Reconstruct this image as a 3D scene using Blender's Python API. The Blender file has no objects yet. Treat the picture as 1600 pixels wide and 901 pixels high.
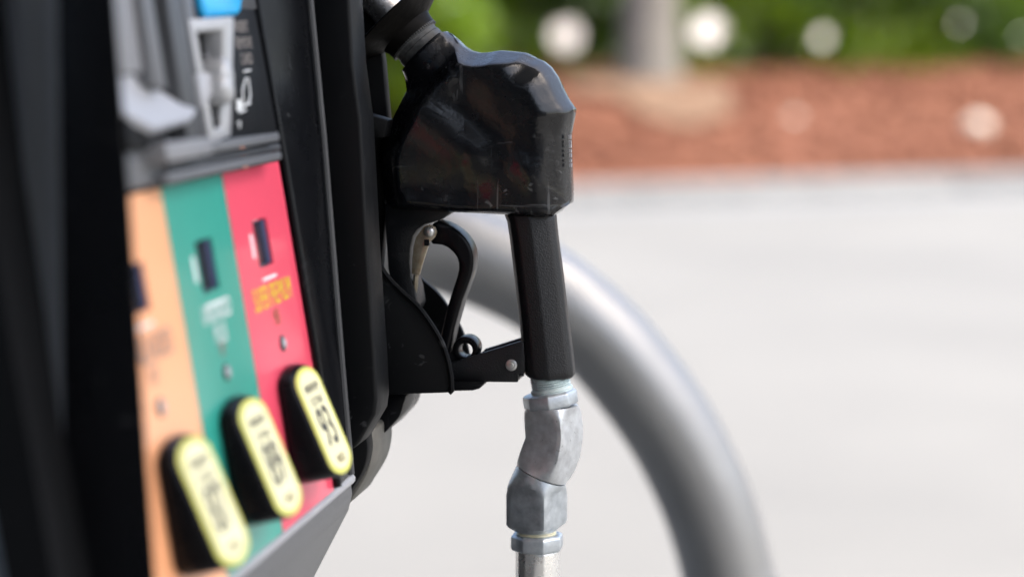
import bpy, bmesh, math, random
import numpy as np
from mathutils import Vector, Matrix
random.seed(7); RNG = np.random.default_rng(11)
SC = bpy.context.scene; COL = SC.collection
R = math.radians

# ------------------------------------------------------------------ camera, sky, sun, exposure
CAMP = Vector((0, 0, 1.25)); FPX = 3400.0; PITCH = math.atan((450.5 - 30) / FPX)
cd = bpy.data.cameras.new('camera'); cam = bpy.data.objects.new('camera', cd); COL.objects.link(cam)
cam.location = CAMP; cam.rotation_euler = (math.pi / 2 - PITCH, 0, 0)
cd.sensor_width = 36; cd.sensor_fit = 'HORIZONTAL'; cd.lens = FPX * 36 / 1600
cd.clip_start = 0.02; cd.clip_end = 2000
cd.dof.use_dof = True; cd.dof.focus_distance = 1.262; cd.dof.aperture_fstop = 3.4
SC.camera = cam
SUN_EL, SUN_AZ = 60, 115            # azimuth clockwise from +Y
w = bpy.data.worlds.new('World'); SC.world = w; w.use_nodes = True
wn = w.node_tree; bg = wn.nodes['Background']
sky = wn.nodes.new('ShaderNodeTexSky'); sky.sky_type = 'NISHITA'; sky.sun_disc = False
sky.sun_elevation = R(SUN_EL); sky.sun_rotation = R(SUN_AZ); sky.dust_density = 5.0; sky.air_density = 1.0; sky.ozone_density = 0.6
wn.links.new(sky.outputs[0], bg.inputs[0]); bg.inputs[1].default_value = 0.15
sd = bpy.data.lights.new('sun', 'SUN'); sun = bpy.data.objects.new('sun', sd); COL.objects.link(sun)
sd.energy = 3.0; sd.angle = R(3); sd.color = (1, 0.97, 0.93)
sv = Vector((math.sin(R(SUN_AZ)) * math.cos(R(SUN_EL)), math.cos(R(SUN_AZ)) * math.cos(R(SUN_EL)), math.sin(R(SUN_EL))))
sun.rotation_euler = sv.to_track_quat('Z', 'Y').to_euler()
SC.view_settings.view_transform = 'Standard'; SC.view_settings.look = 'None'
SC.view_settings.exposure = 1.76; SC.view_settings.gamma = 1
SC.cycles.use_denoising = True
SC.cycles.max_bounces = 8

# ------------------------------------------------------------------ geometry helpers
FWD = Vector((0, math.cos(PITCH), -math.sin(PITCH))); UPV = Vector((0, math.sin(PITCH), math.cos(PITCH)))
TH = math.atan(600 / FPX / math.cos(PITCH))
U = Vector((math.cos(TH), -math.sin(TH), 0)); B = Vector((math.sin(TH), math.cos(TH), 0)); Z = Vector((0, 0, 1))
def ray(px, py): return Vector((1, 0, 0)) * ((px - 800) / FPX) + UPV * ((450.5 - py) / FPX) + FWD
def at(px, py, d): return CAMP + ray(px, py) * d
def hit(px, py, p0, n):
    r = ray(px, py); return CAMP + r * ((p0 - CAMP).dot(n) / r.dot(n))
N0 = at(750, 450, 1.3)                                   # profile plane of the nozzle, normal B
def prof(px, py, k=0.0): return hit(px, py, N0 + B * k, B)
P0 = at(435, 252, 1.15); LEAN = R(9.2)                   # plane of the grade panel
T = (Z * math.cos(LEAN) - U * math.sin(LEAN)).normalized(); NP = B.cross(T).normalized()
if NP.dot(U) < 0: NP = -NP
def pan(s, v, q=0.0): return P0 + B * s + T * v + NP * q
def pp(px, py, q=0.0): return hit(px, py, P0 + NP * q, NP)
def sv_of(px, py, q=0.0):
    d = pp(px, py, q) - P0; return d.dot(B), d.dot(T)

ROOT = {}
def thing(name, label, cat, loc, group=None):
    o = bpy.data.objects.new(name, None); COL.objects.link(o); o.location = loc; o.empty_display_size = 0.1
    o['label'] = label; o['category'] = cat
    if group: o['group'] = group
    ROOT[o.name] = Vector(loc); return o
def tag(o, label=None, cat=None, group=None, kind=None):
    for k, v in (('label', label), ('category', cat), ('group', group), ('kind', kind)):
        if v: o[k] = v
    return o
def mesh(name, vs, fs, m, parent=None, bevel=0, seg=2, sharp=35, origin=None, smooth=True, bang=30):
    off = Vector((0, 0, 0))
    if parent is not None:
        off = ROOT[parent.name]
    elif origin is not None:
        off = Vector(origin)
    me = bpy.data.meshes.new(name)
    a = np.array([tuple(v) for v in vs], dtype=float) - np.array(off)
    me.from_pydata(a.tolist(), [], [tuple(f) for f in fs])
    bm = bmesh.new(); bm.from_mesh(me); bmesh.ops.remove_doubles(bm, verts=bm.verts, dist=1e-6)
    bmesh.ops.recalc_face_normals(bm, faces=bm.faces)
    if bevel:
        es = [e for e in bm.edges if len(e.link_faces) == 2 and e.calc_face_angle(0) > R(bang)]
        bmesh.ops.bevel(bm, geom=es, offset=bevel, segments=seg, profile=0.5, affect='EDGES', clamp_overlap=True)
    bm.to_mesh(me); bm.free()
    if smooth:
        me.shade_smooth(); me.set_sharp_from_angle(angle=R(sharp))
    me.materials.append(m)
    o = bpy.data.objects.new(name, me); COL.objects.link(o)
    if parent is not None:
        o.parent = parent; ROOT[o.name] = off
    else:
        o.location = off; ROOT[o.name] = off
    return o
def prism_data(front, vec):
    n = len(front); vs = list(front) + [p + vec for p in front]
    fs = [tuple(range(n)), tuple(range(2 * n - 1, n - 1, -1))] + [(i, (i + 1) % n, n + (i + 1) % n, n + i) for i in range(n)]
    return vs, fs
def join(*parts):
    vs, fs = [], []
    for v, f in parts:
        k = len(vs); vs += list(v); fs += [tuple(i + k for i in q) for q in f]
    return vs, fs
def prism(px, k0, k1):                                   # profile outline in the plane N0 + B*k0, extruded to k1 along B
    return prism_data([prof(x, y, k0) for x, y in px], B * (k1 - k0))
def pprism(px, q0, q1):                                  # outline on the panel, front at q1, back at q0
    return prism_data([pp(x, y, q1) for x, y in px], NP * (q0 - q1))
def smoothpoly(pts, n=6, closed=True):                   # Catmull-Rom through pixel points
    out = []; L = len(pts); rng = range(L) if closed else range(L - 1)
    for i in rng:
        if closed: p = [pts[(i + j) % L] for j in (-1, 0, 1, 2)]
        else: p = [pts[min(max(i + j, 0), L - 1)] for j in (-1, 0, 1, 2)]
        p = [np.array(q, float) for q in p]
        for j in range(n):
            t = j / n
            out.append(tuple(0.5 * ((2 * p[1]) + (-p[0] + p[2]) * t + (2 * p[0] - 5 * p[1] + 4 * p[2] - p[3]) * t * t + (-p[0] + 3 * p[1] - 3 * p[2] + p[3]) * t ** 3)))
    if not closed: out.append(tuple(map(float, pts[-1])))
    return out
def ring_prism(outer, inner, vec):                       # same-length outlines (world points) with a hole
    n = len(outer); vs = list(outer) + list(inner) + [p + vec for p in outer] + [p + vec for p in inner]; fs = []
    for i in range(n):
        j = (i + 1) % n
        fs += [(i, j, n + j, n + i), (2 * n + i, 3 * n + i, 3 * n + j, 2 * n + j), (i, 2 * n + i, 2 * n + j, j), (n + i, n + j, 3 * n + j, 3 * n + i)]
    return vs, fs
def frame_of(ax, ref=None):
    ax = ax.normalized(); ref = ref or B
    if abs(ax.dot(ref)) > 0.95: ref = Z
    e1 = (ref - ax * ref.dot(ax)).normalized(); return e1, ax.cross(e1).normalized()
def lathe(p0, ax, prf, n=48, phase=0.0, ref=None):       # prf: list of (distance along axis, radius)
    ax = ax.normalized(); e1, e2 = frame_of(ax, ref); vs, fs = [], []
    for d, r in prf:
        for i in range(n):
            a = 2 * math.pi * i / n + phase; vs.append(p0 + ax * d + (e1 * math.cos(a) + e2 * math.sin(a)) * r)
    for k in range(len(prf) - 1):
        for i in range(n):
            j = (i + 1) % n; fs.append((k * n + i, k * n + j, (k + 1) * n + j, (k + 1) * n + i))
    fs.append(tuple(range(n))); m = (len(prf) - 1) * n; fs.append(tuple(range(m + n - 1, m - 1, -1)))
    return vs, fs
def tube(path, r, n=12, ref=None):
    vs, fs = [], []; L = len(path); rr = r if isinstance(r, (list, tuple)) else [r] * L
    for i, p in enumerate(path):
        t = (path[min(i + 1, L - 1)] - path[max(i - 1, 0)]); e1, e2 = frame_of(t, ref)
        for j in range(n):
            a = 2 * math.pi * j / n; vs.append(p + (e1 * math.cos(a) + e2 * math.sin(a)) * rr[i])
    for i in range(L - 1):
        for j in range(n):
            k = (j + 1) % n; fs.append((i * n + j, i * n + k, (i + 1) * n + k, (i + 1) * n + j))
    fs.append(tuple(range(n))); m = (L - 1) * n; fs.append(tuple(range(m + n - 1, m - 1, -1)))
    return vs, fs
def box(c, ax, ay, az):                                  # centre and three half vectors
    vs = [c + ax * i + ay * j + az * k for i in (-1, 1) for j in (-1, 1) for k in (-1, 1)]
    return vs, [(0, 1, 3, 2), (4, 6, 7, 5), (0, 4, 5, 1), (2, 3, 7, 6), (0, 2, 6, 4), (1, 5, 7, 3)]
def text_data(s, size, org, ex, ey, ez, align='CENTER', xs=1.0, spacing=1.0, bold=0.0):
    c = bpy.data.curves.new('t', 'FONT'); c.body = s; c.offset = bold; c.size = size; c.align_x = align; c.align_y = 'CENTER'; c.space_line = spacing
    o = bpy.data.objects.new('t', c); COL.objects.link(o); bpy.context.view_layer.update()
    me = bpy.data.meshes.new_from_object(o.evaluated_get(bpy.context.evaluated_depsgraph_get()))
    vs = [org + ex * (v.co.x * xs) + ey * v.co.y + ez * v.co.z for v in me.vertices]; fs = [tuple(p.vertices) for p in me.polygons]
    bpy.data.objects.remove(o); bpy.data.curves.remove(c); bpy.data.meshes.remove(me)
    return vs, fs

# ------------------------------------------------------------------ materials
def mat(name, col, rough=0.5, metal=0.0, spec=0.5, var=0.0, vscale=20.0, rvar=0.0, bump=0.0, bscale=200.0, btype='noise', col2=None, scratch=0.0, coat=0.0, trans=0.0, detail=6):
    m = bpy.data.materials.new(name); m.use_nodes = True; nt = m.node_tree; b = nt.nodes['Principled BSDF']
    b.inputs['Base Color'].default_value = (*col, 1); b.inputs['Roughness'].default_value = rough; b.inputs['Metallic'].default_value = metal
    b.inputs['Specular IOR Level'].default_value = spec; b.inputs['Coat Weight'].default_value = coat; b.inputs['Coat Roughness'].default_value = 0.12
    if trans: b.inputs['Subsurface Weight'].default_value = 0; b.inputs['Transmission Weight'].default_value = trans
    tc = nt.nodes.new('ShaderNodeTexCoord'); L = nt.links.new
    def noise(scale, det=6, rgh=0.6):
        n = nt.nodes.new('ShaderNodeTexNoise'); n.inputs['Scale'].default_value = scale; n.inputs['Detail'].default_value = det
        n.inputs['Roughness'].default_value = rgh; L(tc.outputs['Object'], n.inputs['Vector']); return n
    def ramp(src, a, c, lo=0.3, hi=0.7):
        r = nt.nodes.new('ShaderNodeMapRange'); r.inputs[1].default_value = lo; r.inputs[2].default_value = hi; r.inputs[3].default_value = a; r.inputs[4].default_value = c
        L(src, r.inputs[0]); return r
    if var or col2:
        n = noise(vscale, detail); mx = nt.nodes.new('ShaderNodeMix'); mx.data_type = 'RGBA'
        c2 = col2 or tuple(c * (1 - var) for c in col); c1 = col if col2 else tuple(min(1, c * (1 + var)) for c in col)
        mx.inputs[6].default_value = (*c1, 1); mx.inputs[7].default_value = (*c2, 1)
        L(ramp(n.outputs[0], 0, 1).outputs[0], mx.inputs[0]); L(mx.outputs[2], b.inputs['Base Color'])
    if rvar:
        n = noise(vscale * 1.7, 8, 0.7); L(ramp(n.outputs[0], max(0.02, rough - rvar), min(1, rough + rvar)).outputs[0], b.inputs['Roughness'])
    last = None
    if scratch:                                          # fine random scratches: narrow bands of stretched, distorted noise
        tot = None
        for i, (rot, sc) in enumerate((((0.3, 0.5, 0.2), (150, 6, 150)), ((1.1, -0.4, 0.9), (8, 170, 130)), ((0.2, 1.9, -0.7), (190, 190, 7)))):
            mp = nt.nodes.new('ShaderNodeMapping'); mp.inputs['Rotation'].default_value = rot; mp.inputs['Scale'].default_value = sc
            L(tc.outputs['Object'], mp.inputs['Vector']); n = nt.nodes.new('ShaderNodeTexNoise'); n.inputs['Scale'].default_value = 1.0
            n.inputs['Detail'].default_value = 2; n.inputs['Distortion'].default_value = 0.6; L(mp.outputs[0], n.inputs['Vector'])
            r = ramp(n.outputs[0], 0, 1, 0.68, 0.74)
            if tot is None: tot = r.outputs[0]
            else:
                ad = nt.nodes.new('ShaderNodeMath'); ad.operation = 'MAXIMUM'; L(tot, ad.inputs[0]); L(r.outputs[0], ad.inputs[1]); tot = ad.outputs[0]
        big = noise(25, 4); ms = nt.nodes.new('ShaderNodeMath'); ms.operation = 'MULTIPLY'; L(tot, ms.inputs[0]); L(ramp(big.outputs[0], 0, scratch, 0.42, 0.65).outputs[0], ms.inputs[1])
        mx = nt.nodes.new('ShaderNodeMix'); mx.data_type = 'RGBA'; mx.inputs[6].default_value = (*col, 1); mx.inputs[7].default_value = (0.22, 0.23, 0.24, 1)
        if b.inputs['Base Color'].is_linked: L(b.inputs['Base Color'].links[0].from_socket, mx.inputs[6])
        L(ms.outputs[0], mx.inputs[0]); L(mx.outputs[2], b.inputs['Base Color'])
    if bump:
        if btype == 'leather':
            n = nt.nodes.new('ShaderNodeTexVoronoi'); n.inputs['Scale'].default_value = bscale; L(tc.outputs['Object'], n.inputs['Vector'])
        else: n = noise(bscale, 5)
        bp = nt.nodes.new('ShaderNodeBump'); bp.inputs['Strength'].default_value = bump; bp.inputs['Distance'].default_value = 0.3 / bscale
        L(n.outputs[0], bp.inputs['Height']); L(bp.outputs[0], b.inputs['Normal'])
    return m
M = {}
M['plastic'] = mat('black plastic', (0.00375, 0.00435, 0.00525), 0.5, spec=0.14, rvar=0.1, vscale=14, bump=0.25, bscale=1500, scratch=0.2)
M['gloss'] = mat('glossy black plastic', (0.003, 0.003375, 0.0045), 0.3, spec=0.16, rvar=0.08, vscale=9, scratch=0.1)
M['matte'] = mat('matte black plastic', (0.00375, 0.004125, 0.004875), 0.55, spec=0.14, rvar=0.1, vscale=10)
M['vinyl'] = mat('black vinyl cover', (0.0026, 0.0031, 0.0042), 0.25, coat=0.32, spec=0.28, rvar=0.10, vscale=22, bump=0.2, bscale=48, scratch=0.4, col2=(0.005, 0.006, 0.008))
M['leather'] = mat('grained black plastic', (0.0058, 0.0066, 0.0082), 0.42, spec=0.35, rvar=0.06, vscale=20, bump=0.5, bscale=1100, btype='leather', scratch=0.05)
M['rubber'] = mat('splash rubber', (0.002, 0.002, 0.002), 0.5, spec=0.06, rvar=0.12, vscale=30, col2=(0.006, 0.0055, 0.005), bump=0.2, bscale=90)
M['darkgrey'] = mat('dark grey plastic', (0.045, 0.048, 0.052), 0.5, var=0.15, vscale=12, bump=0.15, bscale=900)
M['sidesheen'] = mat('grey side sheen', (0.20, 0.22, 0.245), 0.5, var=0.1, vscale=15)  # sheen on the post's turned side, put into the base colour
M['grey'] = mat('grey plastic', (0.19, 0.195, 0.205), 0.5, var=0.08, vscale=15, bump=0.1, bscale=700)
M['midgrey'] = mat('mid grey plastic', (0.10, 0.105, 0.112), 0.5, var=0.1, vscale=15, bump=0.1, bscale=700)
M['palegrey'] = mat('pale grey plastic', (0.36, 0.37, 0.39), 0.45, var=0.06, vscale=18)
M['chin'] = mat('speckled grey plastic', (0.1062, 0.1105, 0.1156), 0.45, var=0.15, vscale=500, bump=0.1, bscale=900)
M['olive'] = mat('weathered grey plastic', (0.112, 0.1085, 0.0945), 0.6, var=0.25, vscale=60, bump=0.2, bscale=300)
M['chrome'] = mat('reader metal', (0.40, 0.41, 0.42), 0.42, 0.3, var=0.08, vscale=40)
M['zinc'] = mat('cast zinc', (0.58, 0.63, 0.665), 0.40, 0.7, var=0.18, vscale=150, rvar=0.14, bump=0.2, bscale=260, scratch=0.12, col2=(0.36, 0.40, 0.435))
M['zinclight'] = mat('worn cast zinc', (0.64, 0.675, 0.70), 0.38, 0.6, vscale=140, rvar=0.14, bump=0.22, bscale=220, col2=(0.42, 0.44, 0.46))
M['ferrule'] = mat('plated ferrule', (0.80, 0.80, 0.78), 0.3, 0.8, vscale=80, rvar=0.1, col2=(0.72, 0.72, 0.70), bump=0.1, bscale=200)
M['tape'] = mat('thread tape', (0.55, 0.66, 0.66), 0.55, 0.15, vscale=160, col2=(0.36, 0.45, 0.46), bump=0.5, bscale=500)
M['yellowed'] = mat('yellowed thread sealant', (0.72, 0.68, 0.45), 0.5, 0.1, vscale=220, col2=(0.5, 0.5, 0.42), bump=0.5, bscale=500)
M['plate'] = mat('zinc plated steel', (0.46, 0.42, 0.33), 0.42, 0.7, vscale=130, col2=(0.28, 0.22, 0.15), rvar=0.12, bump=0.2, bscale=500)
M['steel'] = mat('rivet steel', (0.55, 0.56, 0.55), 0.35, 0.85, var=0.15, vscale=200)
M['spout'] = mat('spout aluminium', (0.62, 0.62, 0.61), 0.3, 0.9, vscale=60, col2=(0.4, 0.4, 0.4), rvar=0.12, bump=0.1, bscale=200)
M['collar'] = mat('worn collar', (0.025, 0.027, 0.028), 0.45, 0.0, spec=0.2, vscale=130, col2=(0.09, 0.093, 0.093), rvar=0.1, bump=0.2, bscale=300)
M['orange'] = mat('orange panel', (0.88, 0.42, 0.21), 0.3, coat=0.6, spec=0.5, var=0.03, vscale=20)
M['green'] = mat('green panel', (0.03, 0.33, 0.255), 0.3, coat=0.6, spec=0.5, var=0.04, vscale=20)
M['red'] = mat('red panel', (0.82, 0.085, 0.145), 0.3, coat=0.6, spec=0.5, var=0.03, vscale=20)
M['yellow'] = mat('yellow label', (0.62, 0.62, 0.13), 0.45, var=0.03, vscale=30)
M['cream'] = mat('pale yellow print', (0.78, 0.75, 0.47), 0.45, var=0.02, vscale=30)
M['ink'] = mat('dark print', (0.03, 0.03, 0.03), 0.6)
M['yellowink'] = mat('yellow print', (0.75, 0.60, 0.02), 0.5)
M['whiteink'] = mat('white print', (0.75, 0.78, 0.78), 0.5)
M['greyink'] = mat('grey print', (0.25, 0.22, 0.2), 0.5)
M['oliveink'] = mat('olive print', (0.16, 0.11, 0.01), 0.5)
M['blue'] = mat('blue plastic', (0.02, 0.40, 0.78), 0.25, spec=0.5, var=0.05, vscale=30)
M['glass'] = mat('display glass', (0.02, 0.022, 0.028), 0.12, spec=0.5)
M['reveal'] = mat('display surround', (0.16, 0.18, 0.34), 0.4)  # blue-violet base colour stands in for a reflection beside the display
M['silver'] = mat('silver painted steel', (0.29, 0.295, 0.295), 0.40, 0.5, var=0.1, vscale=9, rvar=0.08, bump=0.06, bscale=300, scratch=0.25)
M['hose'] = mat('hose rubber', (0.012, 0.012, 0.013), 0.55, bump=0.2, bscale=600)
M['concrete'] = mat('concrete', (0.147, 0.146, 0.139), 0.85, spec=0.3, vscale=0.5, col2=(0.120, 0.120, 0.116), bump=0.3, bscale=60, detail=10)
M['kerb'] = mat('kerb concrete', (0.158, 0.1596, 0.158), 0.85, spec=0.3, var=0.12, vscale=3, bump=0.3, bscale=60)
M['gutter'] = mat('gutter concrete', (0.1422, 0.1462, 0.1477), 0.85, spec=0.3, var=0.1, vscale=2, bump=0.3, bscale=60)
M['mulch'] = mat('red mulch', (0.1488, 0.05946, 0.03336), 0.9, spec=0.2, vscale=3.0, col2=(0.1134, 0.04547, 0.02669), bump=0.6, bscale=25)
M['chip'] = mat('mulch chip', (0.1771, 0.07693, 0.04404), 0.85, spec=0.2, vscale=1.1, col2=(0.1204, 0.04547, 0.02669))
M['bark'] = mat('grey bark', (0.150, 0.140, 0.124), 0.85, spec=0.2, var=0.25, vscale=6, bump=0.8, bscale=14)
M['rock'] = mat('pale stone', (0.4898, 0.4345, 0.3634), 0.7, var=0.15, vscale=10, bump=0.4, bscale=20)
M['sand'] = mat('sandy soil', (0.1264, 0.079, 0.05056), 0.9, spec=0.2, var=0.2, vscale=5, bump=0.5, bscale=30)
M['stucco'] = mat('white stucco', (0.82, 0.81, 0.79), 0.8, spec=0.3, var=0.03, vscale=2, bump=0.2, bscale=40)
M['brown'] = mat('slate grey render', (0.05, 0.052, 0.056), 0.8, var=0.1)
M['soffit'] = mat('grey painted sheet metal', (0.27, 0.275, 0.28), 0.5, var=0.03, vscale=3)
M['roof'] = mat('roof edge', (0.25, 0.24, 0.23), 0.7, var=0.1)
def leafmat(name, c1, c2):
    m = bpy.data.materials.new(name); m.use_nodes = True; nt = m.node_tree; b = nt.nodes['Principled BSDF']
    gi = nt.nodes.new('ShaderNodeNewGeometry'); mx = nt.nodes.new('ShaderNodeMix'); mx.data_type = 'RGBA'
    mx.inputs[6].default_value = (*c1, 1); mx.inputs[7].default_value = (*c2, 1)
    nt.links.new(gi.outputs['Random Per Island'], mx.inputs[0]); nt.links.new(mx.outputs[2], b.inputs['Base Color'])
    b.inputs['Roughness'].default_value = 0.28; b.inputs['Specular IOR Level'].default_value = 0.6
    tr = nt.nodes.new('ShaderNodeBsdfTranslucent'); nt.links.new(mx.outputs[2], tr.inputs[0])
    ms = nt.nodes.new('ShaderNodeMixShader'); ms.inputs[0].default_value = 0.45
    nt.links.new(b.outputs[0], ms.inputs[1]); nt.links.new(tr.outputs[0], ms.inputs[2])
    nt.links.new(ms.outputs[0], nt.nodes['Material Output'].inputs[0]); return m
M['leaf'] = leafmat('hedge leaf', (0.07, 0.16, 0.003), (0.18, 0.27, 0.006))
M['darkleaf'] = leafmat('dark hedge leaf', (0.022, 0.06, 0.004), (0.07, 0.13, 0.006))
M['treeleaf'] = leafmat('tree leaf', (0.04, 0.09, 0.015), (0.08, 0.14, 0.02))

# ------------------------------------------------------------------ setting: concrete, kerb, mulch berm
def sheet(name, pts, fs, m, **k): return tag(mesh(name, pts, fs, m, **k), kind='structure')
S = 600
sheet('forecourt_ground', [Vector((-S, -S, 0)), Vector((S, -S, 0)), Vector((S, S, 0)), Vector((-S, S, 0))], [(0, 1, 2, 3)], M['concrete'], smooth=False)
KA = Vector((0.43, 14.5, 0)); KD = Vector((3.37, 1.35, 0)).normalized(); KN = Vector((-KD.y, KD.x, 0))   # kerb line and its normal away from the camera
def kp(a, n, z=0.0): return KA + KD * a + KN * n + Z * z
seg = []
for i in range(-8, 9):                                    # kerb stones 3 m long with open joints
    a0, a1 = i * 3 + 0.006, i * 3 + 2.994
    seg.append(prism_data([kp(a0, 0, -0.1), kp(a0, 0.02, 0.15), kp(a0, 0.18, 0.15), kp(a0, 0.18, -0.1)], KD * (a1 - a0)))
kerbs = tag(mesh('kerb', *prism_data([kp(-24, 0.02, -0.1), kp(-24, 0.035, 0.138), kp(-24, 0.17, 0.138), kp(-24, 0.17, -0.1)], KD * 51), M['kerb']), kind='structure')
ROOT[kerbs.name] = Vector((0, 0, 0))
for sgm in seg: mesh('kerb_stone', *sgm, M['kerb'], kerbs, bevel=0.015)
sheet('gutter', [kp(-24, -0.75, 0.004), kp(27, -0.75, 0.004), kp(27, 0, 0.004), kp(-24, 0, 0.004)], [(0, 1, 2, 3)], M['gutter'], smooth=False)
def berm(a, n):
    t = min(max(n / 5.6, 0), 1); h = 0.13 + 0.66 * (t * t * (3 - 2 * t) * 0.4 + t * 0.6)
    return h + 0.03 * math.sin(a * 1.3 + n) + 0.025 * math.sin(n * 2.7 - a * 0.7)
vs, fs = [], []; NA, NN = 140, 40
for i in range(NA + 1):
    for j in range(NN + 1):
        a = -24 + 51 * i / NA; n = 0.172 + 14 * j / NN
        vs.append(kp(a, n, (0.12 if j == 0 else berm(a, n) + random.uniform(-0.02, 0.02))))
for i in range(NA):
    for j in range(NN):
        k = i * (NN + 1) + j; fs.append((k, k + NN + 1, k + NN + 2, k + 1))
sheet('mulch_bed', vs, fs, M['mulch'])
vs, fs = [], []
for i in range(9000):                                     # bark chips
    a = random.uniform(-7, 9); n = random.uniform(0.3, 6.4); c = kp(a, n, berm(a, n) + 0.012)
    d = Vector((random.gauss(0, 1), random.gauss(0, 1), random.gauss(0, 0.35))).normalized(); e = d.cross(Z).normalized(); f = e.cross(d)
    l, ww, tt = random.uniform(0.03, 0.09), random.uniform(0.01, 0.03), 0.006
    q, g = box(c, d * l, e * ww, f * tt); k = len(vs); vs += q; fs += [tuple(x + k for x in y) for y in g]
tag(mesh('mulch_chips', vs, fs, M['chip'], smooth=False), kind='stuff')

def leaves(centres, dirs, size, name, m, parent, fold=0.25):
    n = len(centres); l = size * RNG.uniform(0.7, 1.3, (n, 1)); d = dirs / np.linalg.norm(dirs, axis=1, keepdims=True)
    r = RNG.normal(size=(n, 3)); e = np.cross(d, r); e /= np.linalg.norm(e, axis=1, keepdims=True); f = np.cross(d, e)
    p = [centres - d * l, centres - d * l * 0.2 + e * l * 0.5 + f * l * fold, centres + d * l, centres - d * l * 0.2 - e * l * 0.5 + f * l * fold]
    v = np.stack(p, 1).reshape(-1, 3) - np.array(ROOT[parent.name]); idx = np.arange(n)[:, None] * 4
    fa = np.concatenate([idx + np.array([[0, 1, 2]]), idx + np.array([[0, 2, 3]])], 0)
    me = bpy.data.meshes.new(name); me.from_pydata(v.tolist(), [], fa.tolist()); me.materials.append(m)
    o = bpy.data.objects.new(name, me); COL.objects.link(o); o.parent = parent; ROOT[o.name] = ROOT[parent.name]; return o
# hedge along the crest of the berm, with gaps onto the added white wall
HN = 6.0
hb = kp(0.5, HN, 0.75)
hedge = thing('hedge', 'leafy green hedge with bright gaps growing along the top of the mulch bank', 'hedge', hb)
gaps = [(885, 58, 0.165), (1105, 48, 0.18), (1285, 60, 0.085), (742, 62, 0.05), (1500, 35, 0.06), (1360, 25, 0.035)]
def on_hedge(px, py, n):
    p = hit(px, py, kp(0, n), KN); return p
gl = [(on_hedge(x, y, HN - 0.8), on_hedge(x, y, HN + 1.0), r) for x, y, r in gaps]
NL = 85000
a = RNG.uniform(-6.5, 9.5, NL); nn = HN + RNG.normal(0, 0.33, NL) + 0.15 * np.sin(a * 1.7); hh = RNG.uniform(-0.05, 1.7, NL) ** 1.0
cl = np.sin(a * 2.3 + hh * 2) * np.sin(hh * 3.1 + a) * 0.22
pts = np.array(KA)[None] + np.array(KD)[None] * a[:, None] + np.array(KN)[None] * (nn + cl)[:, None]
pts[:, 2] = 0.76 + hh
keep = np.ones(NL, bool)
for g0, g1, r in gl:
    g0, g1 = np.array(g0), np.array(g1); dd = (g1 - g0) / np.linalg.norm(g1 - g0); q = pts - g0; q = q - (q @ dd)[:, None] * dd[None]
    keep &= np.linalg.norm(q, axis=1) > r * (0.85 + 0.3 * RNG.random(NL))
pts = pts[keep]
dirs = RNG.normal(size=pts.shape) + np.array([[0, -0.3, 0.2]])
dark_clump = np.sin(pts[:, 0] * 3.1 + 1.5 * np.sin(pts[:, 2] * 4.0)) + np.sin(pts[:, 2] * 5.3 + pts[:, 0] * 1.7) + RNG.normal(0, 0.5, len(pts)) > 0.25  # picks clumps of darker leaves for mottling
tag(leaves(pts[~dark_clump], dirs[~dark_clump], 0.058, 'foliage', M['leaf'], hedge), kind='stuff')
tag(leaves(pts[dark_clump], dirs[dark_clump], 0.062, 'foliage', M['darkleaf'], hedge), kind='stuff')
for i in range(70):
    a0 = -6.5 + 16 * (i + random.random() * 0.8) / 70; n0 = HN + random.uniform(-0.25, 0.25)
    path = [kp(a0, n0, 0.6)]
    for j in range(4): path.append(path[-1] + Vector((random.uniform(-0.1, 0.1), random.uniform(-0.06, 0.06), 0.3)))
    mesh('stem', *tube(path, [0.018, 0.015, 0.012, 0.009, 0.006], 6), M['bark'], hedge)
# shrub standing nearer than the hedge, behind the nozzle neck
sbp = hit(640, 178, KA + KN * 2.2, KN); sbq = sbp - KA; sbp.z = berm(sbq.dot(KD), sbq.dot(KN))
shrub = thing('shrub', 'rounded green shrub on the mulch behind the nozzle neck, nearer than the hedge', 'shrub', sbp)
q = RNG.normal(size=(9000, 3)); q /= np.linalg.norm(q, axis=1, keepdims=True); q *= (0.55 + 0.45 * RNG.random((9000, 1))) * np.array([[0.62, 0.55, 0.75]])
q *= 1 + 0.14 * np.sin(q[:, [1, 2, 0]] * 9); q[:, 2] += 0.72; q = q[q[:, 2] > 0.02]
tag(leaves(np.array(sbp)[None] + q, RNG.normal(size=q.shape), 0.05, 'foliage', M['leaf'], shrub), kind='stuff')
for i in range(6):
    e = Vector((random.uniform(-0.35, 0.35), random.uniform(-0.3, 0.3), random.uniform(0.8, 1.2)))
    mesh('stem', *tube([sbp - Z * 0.05, sbp + e * 0.5 + Z * 0.05, sbp + e], [0.02, 0.014, 0.006], 6), M['bark'], shrub)
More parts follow.
